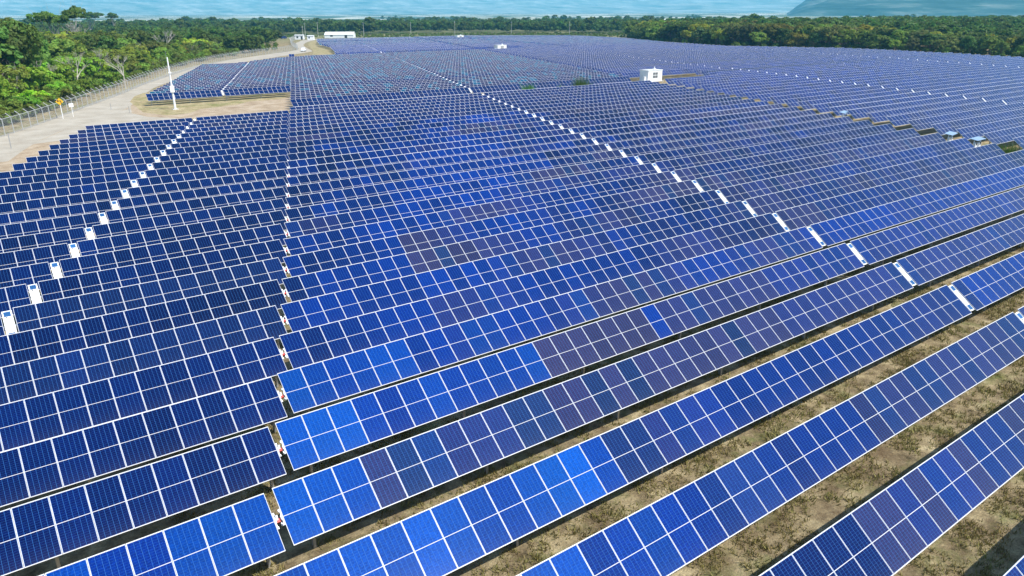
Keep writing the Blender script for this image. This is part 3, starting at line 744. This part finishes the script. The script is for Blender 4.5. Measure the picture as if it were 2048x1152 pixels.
# ------------------------------------------------------------------ vegetation
def np_mesh(name, verts, faces4, tint, mats):
    me = bpy.data.meshes.new(name); nv = len(verts); nf = len(faces4)
    me.vertices.add(nv); me.vertices.foreach_set('co', verts.astype(np.float32).ravel())
    me.loops.add(nf*4); me.loops.foreach_set('vertex_index', faces4.astype(np.int32).ravel())
    me.polygons.add(nf); me.polygons.foreach_set('loop_start', np.arange(0, nf*4, 4, dtype=np.int32)); me.polygons.foreach_set('loop_total', np.full(nf, 4, np.int32))
    a = me.color_attributes.new('tint', 'FLOAT_COLOR', 'CORNER'); col = np.ones((nf, 4, 4), np.float32); col[:, :, :3] = tint[:, None, :]; a.data.foreach_set('color', col.ravel())
    for m_ in mats: me.materials.append(m_)
    me.update(); me.validate(); return me
def leaf_cloud(rs, cen, nrm, size, tint):
    n = len(cen); nn = nrm + rs.normal(0, .55, (n, 3)); nn /= np.linalg.norm(nn, axis=1)[:, None]
    a = np.cross(nn, rs.normal(0, 1, (n, 3))); a /= np.linalg.norm(a, axis=1)[:, None]; b_ = np.cross(nn, a)
    s = size*(.6+.8*rs.random(n))[:, None]; asp = (.55+.35*rs.random(n))[:, None]
    V = np.stack([cen-a*s, cen-b_*s*asp, cen+a*s, cen+b_*s*asp], 1).reshape(-1, 3)
    F = np.arange(4*n).reshape(n, 4); return V, F
def crown_mesh(seed, H, W, base, nlobe, nleaf, leaf, flat=1.0, sparse=0):
    rs = np.random.RandomState(seed); cens = []; nrms = []; tints = []
    lobes = []
    for i in range(nlobe):
        a = rs.random()*2*math.pi; rr = W*.5*(rs.random()**.6)*.78; z = base+(H-base)*(.28+.62*rs.random()*(1-.55*(rr/(W*.5))**2))
        R_ = W*(.15+.13*rs.random()); lobes.append((rr*math.cos(a), rr*math.sin(a), min(z, H-R_*flat*.8), R_))
    lobes.append((0, 0, H-W*.24*flat, W*.24))
    per = nleaf//len(lobes)
    for lx, ly, lz, lr in lobes:
        d = rs.normal(0, 1, (per, 3)); d[:, 2] = np.abs(d[:, 2])*1.1-.35; d /= np.linalg.norm(d, axis=1)[:, None]
        # small sprays on the lobe, so light and shade break up
        ns = max(6, per//22); sd_ = rs.normal(0, 1, (ns, 3)); sd_[:, 2] = np.abs(sd_[:, 2])-.3; sd_ /= np.linalg.norm(sd_, axis=1)[:, None]
        idx = rs.randint(0, ns, per); rad = lr*(.74+.34*rs.random(ns))[idx]*(.9+.14*rs.random(per))
        dd = sd_[idx]+d*.33; dd /= np.linalg.norm(dd, axis=1)[:, None]
        c = np.array([lx, ly, lz])+dd*rad[:, None]*np.array([1, 1, .78*flat]); cens.append(c); nrms.append(dd+np.array([0, 0, .25]))
        tv = rs.random(ns)[idx]; t3 = np.stack([np.clip(tv*.6+.4*rs.random(per), 0, 1), np.clip(.5*tv+.5*rs.random(per), 0, 1), rs.random(per)], 1); tints.append(t3)
    cen = np.concatenate(cens); nrm = np.concatenate(nrms); ti = np.concatenate(tints)
    V, F = leaf_cloud(rs, cen, nrm, leaf, ti)
    return np_mesh('crown', V, F, ti, [LEAF]), lobes
def trunk_mesh(seed, H, lobes, r, m, name='trunk', extra=0):
    rs = random.Random(seed); b = MB(); top = H*.45; x, y, z = 0, 0, 0; pts = [(0, 0, 0)]
    for i in range(3): x += rs.uniform(-.15, .15)*H*.1; y += rs.uniform(-.15, .15)*H*.1; pts.append((x, y, top*(i+1)/3))
    for i in range(3): b.tube(pts[i], pts[i+1], r*(1-.2*i), r*(.8-.2*i), 7)
    for lx, ly, lz, lr in lobes:
        p_ = Vector(pts[rs.choice((2, 3))]); q = Vector((lx, ly, lz)); mid = p_.lerp(q, .5)+Vector((0, 0, -.08*H*rs.random()))
        b.tube(p_, mid, r*.42, r*.28, 5); b.tube(mid, q, r*.28, r*.1, 5)
        for k in range(extra):
            e = q+Vector((rs.uniform(-1, 1), rs.uniform(-1, 1), rs.uniform(.1, 1.2)))*lr*1.2; b.tube(mid.lerp(q, rs.random()), e, r*.15, r*.05, 4)
    return b.mesh(name, [m])
KINDS = []
for sd_, H, W, base, nl, nf, lf, fl, bk, ex in ((1, 12, 11, 3.0, 15, 6200, .34, 1.0, BARK, 0), (2, 13, 10, 3.5, 13, 5600, .34, 1.15, BARK, 0), (3, 8, 8.5, 1.2, 12, 4600, .26, 1.0, BARK, 0), (4, 7, 9.5, 1.0, 14, 4600, .26, .9, BARK, 0),
                                                (5, 9, 9, 1.8, 14, 2600, .22, 1.0, PBARK, 3), (6, 15, 12, 4.5, 16, 6600, .36, 1.1, BARK, 0), (7, 11, 12, 4.0, 13, 5200, .34, .75, BARK, 0)):
    cm, lob = crown_mesh(sd_, H, W, base, nl, nf, lf, fl); tm = trunk_mesh(sd_, H, lob, .022*H, bk, extra=ex); KINDS.append((cm, tm, H))
def place_tree(kind, x, y, h, col, label, cat='tree', grp=None, name='broadleaf_tree', z=0):
    cm, tm, H = KINDS[kind]; s = h/H; t = thing(name, label, cat, (x, y, z), rnd.uniform(0, 6.28), grp)
    t.scale = (s*rnd.uniform(.9, 1.15), s*rnd.uniform(.9, 1.15), s)
    ob('trunk', tm, t); c = ob('crown', cm, t); c.color = (*col, 1); return t
# left forest, beyond the fence
EDGE = [(-6, 112), (3.0, 136), (12.5, 158), (32, 207), (58, 268), (76, 302), (98, 337), (118, 364), (136, 384)]
def edge_x(y):
    for (xa, ya), (xb_, yb_) in zip(EDGE, EDGE[1:]):
        if ya <= y <= yb_: return xa+(xb_-xa)*(y-ya)/(yb_-ya)
    return EDGE[-1][0]+(y-EDGE[-1][1])*.34 if y > EDGE[-1][1] else -8
spots = []; tries = 0
def poisson(fn_region, n, dmin, tries=40000, seed=3):
    rs = random.Random(seed); out = []; cell = {}
    for _ in range(tries):
        q = fn_region(rs)
        if q is None: continue
        x, y = q; dm = dmin(x, y); gx, gy = int(x//8), int(y//8); ok = True
        for i in (-1, 0, 1):
            for j in (-1, 0, 1):
                for (px_, py_) in cell.get((gx+i, gy+j), ()):
                    if (px_-x)**2+(py_-y)**2 < dm*dm: ok = False
        if ok: out.append((x, y)); cell.setdefault((gx, gy), []).append((x, y))
        if len(out) >= n: break
    return out
def regL(rs):
    y = rs.uniform(116, 345); ex = edge_x(y)-2.5; x = rs.uniform(y*math.tan(R(-1.5))-4, ex)
    return (x, y) if x < ex else None
SPL = poisson(regL, 330, lambda x, y: 5.4 if edge_x(y)-x < 22 else 6.6, seed=5)
def treecol(kind):
    return {0: (.75, .85, .8), 1: (.62, .78, .8), 2: (1.3, 1.35, .9), 3: (1.15, 1.15, .9), 4: (1.3, 1.2, 1.0), 5: (.62, .75, .7), 6: (.85, .9, .75)}[kind]
nb = {}
SPL.sort(key=lambda q: math.hypot(*q))
for i, (x, y) in enumerate(SPL):
    dE = edge_x(y)-x; az = math.degrees(math.atan2(x, y)); q = rnd.random()
    if az < 3.2 and y > 175: kind = rnd.choice((0, 1, 5, 5)); h = rnd.uniform(14, 16.8); lab = 'tall dense dark green tree of the high forest corner'; nm = 'forest_tree'; grp = 'tall dark trees in the high forest corner'
    elif dE < 7: kind = rnd.choice((2, 3, 3, 4)); h = rnd.uniform(2.6, 4.6); lab = 'low leafy scrub tree just behind the chain-link fence'; nm = 'scrub_tree'; grp = 'low scrub trees behind the fence'
    elif dE < 26 or y < 190: kind = rnd.choice((2, 3, 2, 4, 3, 0)); h = rnd.uniform(5.5, 8.3); lab = 'bright green bushy tree in the woods behind the fence'; nm = 'bushy_tree'; grp = 'bright bushy trees behind the fence'
    else: kind = rnd.choice((0, 1, 6, 0, 3, 4)); h = rnd.uniform(8.5, 12.0); lab = 'dark green rounded tree deep in the woods beyond the fence'; nm = 'broadleaf_tree'; grp = 'rounded trees deep in the woods'
    c = treecol(kind); v = rnd.uniform(.7, 1.4); yl = rnd.random() < .12
    if kind in (2, 3) and az < 9 and y < 235: c = (1.25, 1.6, .8)
    if yl: c = (c[0]*1.7, c[1]*1.35, c[2])
    shade = 'yellowish' if yl else ('pale grey-green' if kind == 4 else 'bright green' if c[1]*v > 1.35 else 'mid green' if c[1]*v > .95 else 'dark green')
    size = 'low' if h < 4.7 else 'bushy' if h < 8.4 else 'tall' if h < 11 else 'very tall'
    near = 'opposite the bare dirt' if y < 140 else 'near the yellow sign' if y < 165 else 'facing the camera pole' if y < 195 else 'level with the dry grass' if y < 235 else 'along the curving road' if y < 290 else 'towards the distant offices'
    rank = 'right behind the fence' if dE < 7 else 'second behind the fence' if dE < 14 else 'amid the woods' if dE < 32 else 'deep in the woods'
    lab = '%s %s tree %s %s' % (size, shade, rank, near)
    place_tree(kind, x, y, h, tuple(k*v for k in c), lab, 'tree', 'trees: '+lab, nm)
# trees that stand out
cm, lob = crown_mesh(31, 17.5, 15, 12.5, 12, 4200, .36, .5); tm = trunk_mesh(31, 17.5, lob, .34, PBARK, extra=1)
KINDS.append((cm, tm, 17.5))
place_tree(7, 39.5, 330, 20.2, (.8, .9, .8), 'tallest tree with a round umbrella crown rising over the woods', 'tree', None, 'umbrella_tree').scale = (.62, .62, 1.15)
place_tree(7, 34, 340, 18.2, (.85, .95, .8), 'wide flat-topped tree left of the umbrella crown', 'tree', None, 'umbrella_tree')
place_tree(7, 86.5, 640, 19.5, (.6, .8, .9), 'wide flat crown standing out against the far haze', 'tree', None, 'umbrella_tree')
place_tree(7, 110.0, 690, 20.5, (.6, .8, .9), 'small lone mushroom-shaped crown on the hazy skyline', 'tree', None, 'umbrella_tree').scale = (.7, .7, 1.1)
def bare_tree(x, y, h, label, seed):
    rs = random.Random(seed); b = MB()
    def br(p_, d, L_, r, lv):
        q = p_+d*L_; b.tube(p_, q, r, r*.65, 5 if lv < 2 else 3)
        if lv < 4:
            for _ in range(3 if lv else 4):
                nd = (d+Vector((rs.uniform(-.8, .8), rs.uniform(-.8, .8), rs.uniform(-.1, .5)))).normalized(); br(q, nd, L_*rs.uniform(.55, .8), r*.6, lv+1)
    br(Vector((0, 0, 0)), Vector((0, 0, 1)), h*.34, h*.022, 0)
    t = thing('bare_tree', label, 'tree', (x, y, 0)); ob('trunk', b.mesh('trunk', [PBARK]), t)
for x, y, h, lab, s_ in ((66.5, 315, 12.5, 'pale bare tree with spreading white branches above the woods', 1), (22.5, 200, 9.5, 'leafless grey tree among the bright bushes, nearest of the bare trees', 2), (15.5, 190, 9, 'leafless grey tree left of another bare tree in the bushes', 3), (29, 214, 9.5, 'bare pale tree in the middle of the bright woods', 4), (33, 205, 8.5, 'bare grey tree close behind the fence bushes', 5), (39.5, 322, 15.5, 'pale bare branches right below the umbrella crown', 6)):
    bare_tree(x, y, h, lab, s_)
# right forest
REDGE = [(316, 70), (312, 110), (326, 142), (330, 186), (312, 240), (330, 300), (356, 352), (392, 400)]
def redge_x(y):
    for (xa, ya), (xb_, yb_) in zip(REDGE, REDGE[1:]):
        if ya <= y <= yb_: return xa+(xb_-xa)*(y-ya)/(yb_-ya)
    return 1e9
def regR(rs):
    y = rs.uniform(75, 390); ex = redge_x(y)+3; x = ex+rs.uniform(0, 1)**1.3*48
    p_ = px(x, y, 5); return (x, y) if p_ and p_[0] < 2110 else None
SPR = poisson(regR, 215, lambda x, y: 6.8, seed=9)
def rh(x, y): return 12.6 if y > 225 else 12.6-(225-y)/80*4.2 if y > 145 else 8.4
for x, y in SPR:
    dE = x-redge_x(y); kind = rnd.choice((0, 1, 2, 3, 6, 0)); h = rh(x, y)*rnd.uniform(.78, 1.06)*(.78 if dE < 6 else 1)
    c = treecol(kind); v = rnd.uniform(.7, 1.2)
    if y > 225: lab = 'dark tall tree of the forest wall where it meets the scrub plain'; grp = 'tall trees at the forest corner'; nm = 'forest_edge_tree'
    else: lab = 'rounded green tree along the forest edge behind the pale panels'; grp = 'trees along the forest edge'; nm = 'woodland_tree'
    if rnd.random() < .2: c = (c[0]*1.7, c[1]*1.25, c[2]*.95)
    elif rnd.random() < .15: c = (c[0]*1.1, c[1]*.85, c[2]*1.3)
    shade = 'yellowish' if c[0]/c[1] > 1.2 else 'bright green' if c[1]*v > 1.3 else 'mid green' if c[1]*v > .85 else 'dark green'
    u = px(x, y, 5)[0]
    near = 'by the paired poles' if u < 1340 else 'left of the pale pole' if u < 1450 else 'right behind the pale pole' if u < 1540 else 'below the blue hill foot' if u < 1680 else 'below the blue hill slope' if u < 1850 else 'below the blue hill top' if u < 1960 else 'where the forest leaves the view'
    rank = 'front' if dE < 9 else 'second' if dE < 20 else 'back'
    lab = '%s tree, %s rank of the forest edge, %s' % (shade, rank, near)
    place_tree(kind, x, y, h, tuple(k*v for k in c), lab, 'tree', 'forest trees: '+lab, nm)
# far woods and scrub: one mass each
SRC = []
for i, kd in enumerate((0, 6, 3)):
    cm = KINDS[kd][0]
    rs = np.random.RandomState(50+i)
    m2, _ = crown_mesh(60+i, 10, 10, 1.2, 10, 620, .95, 1.0 if i != 1 else .8); SRC.append(m2)
def scatter(name, pts, label, cat, col):
    me = bpy.data.meshes.new(name); me.from_pydata([(x, y, z) for x, y, z, s in pts], [], [])
    a = me.attributes.new('scl', 'FLOAT', 'POINT'); a.data.foreach_set('value', [s for *_, s in pts])
    o = ob(name, me); tag(o, label, cat, None, 'stuff'); o.color = (*col, 1)
    ng = bpy.data.node_groups.new(name, 'GeometryNodeTree'); ng.interface.new_socket('Geometry', in_out='INPUT', socket_type='NodeSocketGeometry'); ng.interface.new_socket('Geometry', in_out='OUTPUT', socket_type='NodeSocketGeometry')
    gi = ng.nodes.new('NodeGroupInput'); go = ng.nodes.new('NodeGroupOutput'); ip = ng.nodes.new('GeometryNodeInstanceOnPoints'); jn = ng.nodes.new('GeometryNodeJoinGeometry')
    mp = ng.nodes.new('GeometryNodeMeshToPoints'); ng.links.new(gi.outputs[0], mp.inputs[0])
    for so_ in SRCOB:
        oi = ng.nodes.new('GeometryNodeObjectInfo'); oi.inputs['Object'].default_value = so_; oi.inputs['As Instance'].default_value = True; ng.links.new(oi.outputs['Geometry'], jn.inputs[0])
    ng.links.new(mp.outputs[0], ip.inputs['Points']); ng.links.new(jn.outputs[0], ip.inputs['Instance']); ip.inputs['Pick Instance'].default_value = True
    rv = ng.nodes.new('FunctionNodeRandomValue'); rv.data_type = 'FLOAT_VECTOR'; rv.inputs[1].default_value = (0, 0, 6.28); ng.links.new(rv.outputs[0], ip.inputs['Rotation'])
    na = ng.nodes.new('GeometryNodeInputNamedAttribute'); na.data_type = 'FLOAT'; na.inputs['Name'].default_value = 'scl'; ng.links.new(na.outputs[0], ip.inputs['Scale'])
    ng.links.new(ip.outputs[0], go.inputs[0]); md = o.modifiers.new('scatter', 'NODES'); md.node_group = ng
    return o
SRCOB = [bpy.data.objects.new('crown_source', m_) for m_ in SRC]
rs = random.Random(11); pts = []
# behind the right forest, out to 2.6 km, and the strip across the plain
n = 0
while n < 9000:
    a = R(rs.uniform(-4, 78)); d = 380+2600*rs.random()**1.35; x, y = d*math.sin(a), d*math.cos(a)
    p_ = px(x, y, 0)
    if not p_ or not -60 < p_[0] < 2110: n += 1; continue
    n += 1
    inL = x < 150 and y < 700 and x < edge_x(y)-2 and y > 340
    inR = y < 390 and x > redge_x(y)+44
    strip = d > 705+60*noise.noise(Vector((a*6, 0, 0))) if p_[0] < 1250 else d > 520
    if not (inL or inR or strip): continue
    if strip and d > 1050 and noise.noise(Vector((x/170, y/170, 0))) < .0+(d-1000)/2400: continue
    h = (rh(x, y) if inR else rs.uniform(7, 10) if inL else rs.uniform(7.5, 11.5)+(3.5 if rs.random() < .06 else 0))
    pts.append((x, y, rise(d), h/10*rs.uniform(.85, 1.1)*(1+.1*(d > 1200))))
# fill the near ranks densely
for _ in range(5200):
    a = R(rs.uniform(-4, 78)); d = rs.uniform(360, 1150); x, y = d*math.sin(a), d*math.cos(a); p_ = px(x, y, 0)
    if not p_ or not -60 < p_[0] < 2110: continue
    inL = y > 340 and x < edge_x(y)-2 and y < 700; inR = y < 390 and x > redge_x(y)+44
    strip = d > 705+60*noise.noise(Vector((a*6, 0, 0))) if p_[0] < 1250 else (d > 480 and y > 395)
    if not (inL or inR or strip): continue
    h = (rh(x, y) if inR else rs.uniform(6, 9) if inL else rs.uniform(7, 11.5))
    pts.append((x, y, 0, h/10*rs.uniform(.85, 1.1)))
print('far wood', len(pts))
scatter('far_wood', pts, 'far woods reading as one dark green band', 'wood', (.62, .74, .62))
# understorey of the near woods and scrub plain
pts = []
for _ in range(2600):
    y = rs.uniform(116, 420); ex = edge_x(y)-1.6; x = rs.uniform(y*math.tan(R(-1.5))-4, ex)
    if x < ex: pts.append((x, y, -.3, rs.uniform(.16, .36)))
for _ in range(900):
    y = rs.uniform(75, 395); x = redge_x(y)+rs.uniform(1, 46); pts.append((x, y, -.3, rs.uniform(.15, .42)))
for _ in range(2600):
    d = rs.uniform(575, 715); a = R(rs.uniform(5, 46)); x, y = d*math.sin(a), d*math.cos(a)
    if inpoly(x, y) or (y < 600 and x < 262): continue
    pts.append((x, y, -.3, rs.uniform(.09, .22)))
for _ in range(1200):
    y = rs.uniform(420, 700); ex = 118+(y-364)*.33; x = rs.uniform(40, ex); pts.append((x, y, -.3, rs.uniform(.15, .45)))
scatter('undergrowth', pts, 'low undergrowth and scrub below and between the trees', 'undergrowth', (1.1, 1.15, .9))

# grass: tufts in the near strips, tall weeds in the lanes
def tufts(name, spots_, m, label, hgt, blades, col):
    rs = np.random.RandomState(4); n = len(spots_); P = np.array([(x, y) for x, y, s in spots_]); S_ = np.array([s for *_, s in spots_])
    P = np.repeat(P, blades, 0); S_ = np.repeat(S_, blades); k = len(P); a = rs.random(k)*6.28; lean = rs.normal(0, .45, (k, 2))
    off = rs.normal(0, .07, (k, 2))*np.maximum(S_, .6)[:, None]; wd = .012*(1+S_*.6); h = hgt*S_*(.5+rs.random(k))
    b0 = np.stack([P[:, 0]+off[:, 0]-np.cos(a)*wd, P[:, 1]+off[:, 1]-np.sin(a)*wd, np.zeros(k)], 1); b1 = b0+np.stack([2*np.cos(a)*wd, 2*np.sin(a)*wd, np.zeros(k)], 1)
    tp = np.stack([P[:, 0]+off[:, 0]+lean[:, 0]*h, P[:, 1]+off[:, 1]+lean[:, 1]*h, h], 1); t2 = tp+(b1-b0)*.3
    V = np.stack([b0, b1, t2, tp], 1).reshape(-1, 3); F = np.arange(4*k).reshape(k, 4); ti = rs.random((k, 3))
    gr = np.array([.5+.5*noise.noise(Vector((p_[0]*.5, p_[1]*.5, 3))) for p_ in P[::blades]]); gr = np.repeat(gr, blades); ti[:, 0] = np.clip(gr+.2*rs.normal(0, 1, k), 0, 1)
    o = ob(name, np_mesh(name, V, F, ti, [m])); o.color = (*col, 1); tag(o, label, 'grass', None, 'stuff')
sp_ = []; rs = random.Random(21)
while len(sp_) < 26000:
    x, y = rs.uniform(3, 62), rs.uniform(1.5, 30); p_ = px(x, y, 0)
    if not p_ or not -20 < p_[0] < 2070 or p_[1] > 1180: continue
    f = ((y-Y0)/PITCHR) % 1
    if .22 < f < .36: continue
    g = noise.noise(Vector((x*.8, y*.8, 1)))+.5*noise.noise(Vector((x*2.5, y*2.5, 1)))
    if g+rs.uniform(-.25, .25) < -.02: continue
    sp_.append((x, y, rs.uniform(.5, 1.3)))
tufts('dry_grass', sp_, GRASSM, 'short dry grass and straw in the strips between the near tables', .11, 5, (1.2, 1.15, 1.0))
for (x0, y0, n_, s_, lab) in ((101.0, 131.5, 50, 11, 'clump of tall bright weeds before the front panels, leftmost of three'), (109.6, 131.2, 20, 8, 'thin tuft of weeds between two bigger weed clumps'), (116.2, 131.4, 90, 14, 'widest clump of tall bright weeds before the front panels'), (99.5, 35.6, 90, 9, 'green weeds filling the nearest opening of the wide lane')):
    spz = [(x0+rnd.gauss(0, .9), y0+rnd.gauss(0, .5), s_*rnd.uniform(.6, 1.2)) for _ in range(n_)]
    rsn = np.random.RandomState(int(x0)); V = []; ti = []
    for x, y, s in spz:
        for _ in range(7):
            h = .2*s*rnd.uniform(.5, 1.1); a = rnd.uniform(0, 6.28); lx, ly = rnd.gauss(0, .3)*h, rnd.gauss(0, .3)*h; wd = .045
            V += [(x-math.cos(a)*wd, y-math.sin(a)*wd, 0), (x+math.cos(a)*wd, y+math.sin(a)*wd, 0), (x+lx+.01, y+ly, h), (x+lx-.01, y+ly, h)]; ti.append([rnd.random(), rnd.random(), rnd.random()])
    V = np.array(V); F = np.arange(len(V)).reshape(-1, 4); o = ob('weed_clump', np_mesh('weed_clump', V, F, np.array(ti), [WEEDM])); o.color = (1, 1.1, .8, 1); tag(o, lab, 'weeds')

V = []; ti = []
for r in range(6, 30):
    for _ in range(150):
        S = rnd.uniform(85.6, 90.0); y = Y0+r*PITCHR+rnd.uniform(-1.9, 1.9); x = XG+SK*(y-Y0)/PITCHR+S
        for _ in range(4):
            h = rnd.uniform(.15, .55); a = rnd.uniform(0, 6.28); lx, ly = rnd.gauss(0, .5)*h, rnd.gauss(0, .5)*h; wd = .05; ox, oy = rnd.gauss(0, .12), rnd.gauss(0, .12)
            V += [(x+ox-math.cos(a)*wd, y+oy-math.sin(a)*wd, 0), (x+ox+math.cos(a)*wd, y+oy+math.sin(a)*wd, 0), (x+ox+lx+.02, y+oy+ly, h), (x+ox+lx-.02, y+oy+ly, h)]; ti.append([rnd.random(), rnd.random(), rnd.random()])
V = np.array(V); o = ob('lane_grass', np_mesh('lane_grass', V, np.arange(len(V)).reshape(-1, 4), np.array(ti), [WEEDM])); o.color = (.55, .6, .5, 1); tag(o, 'dark green grass growing in the wide lane', 'grass', None, 'stuff')
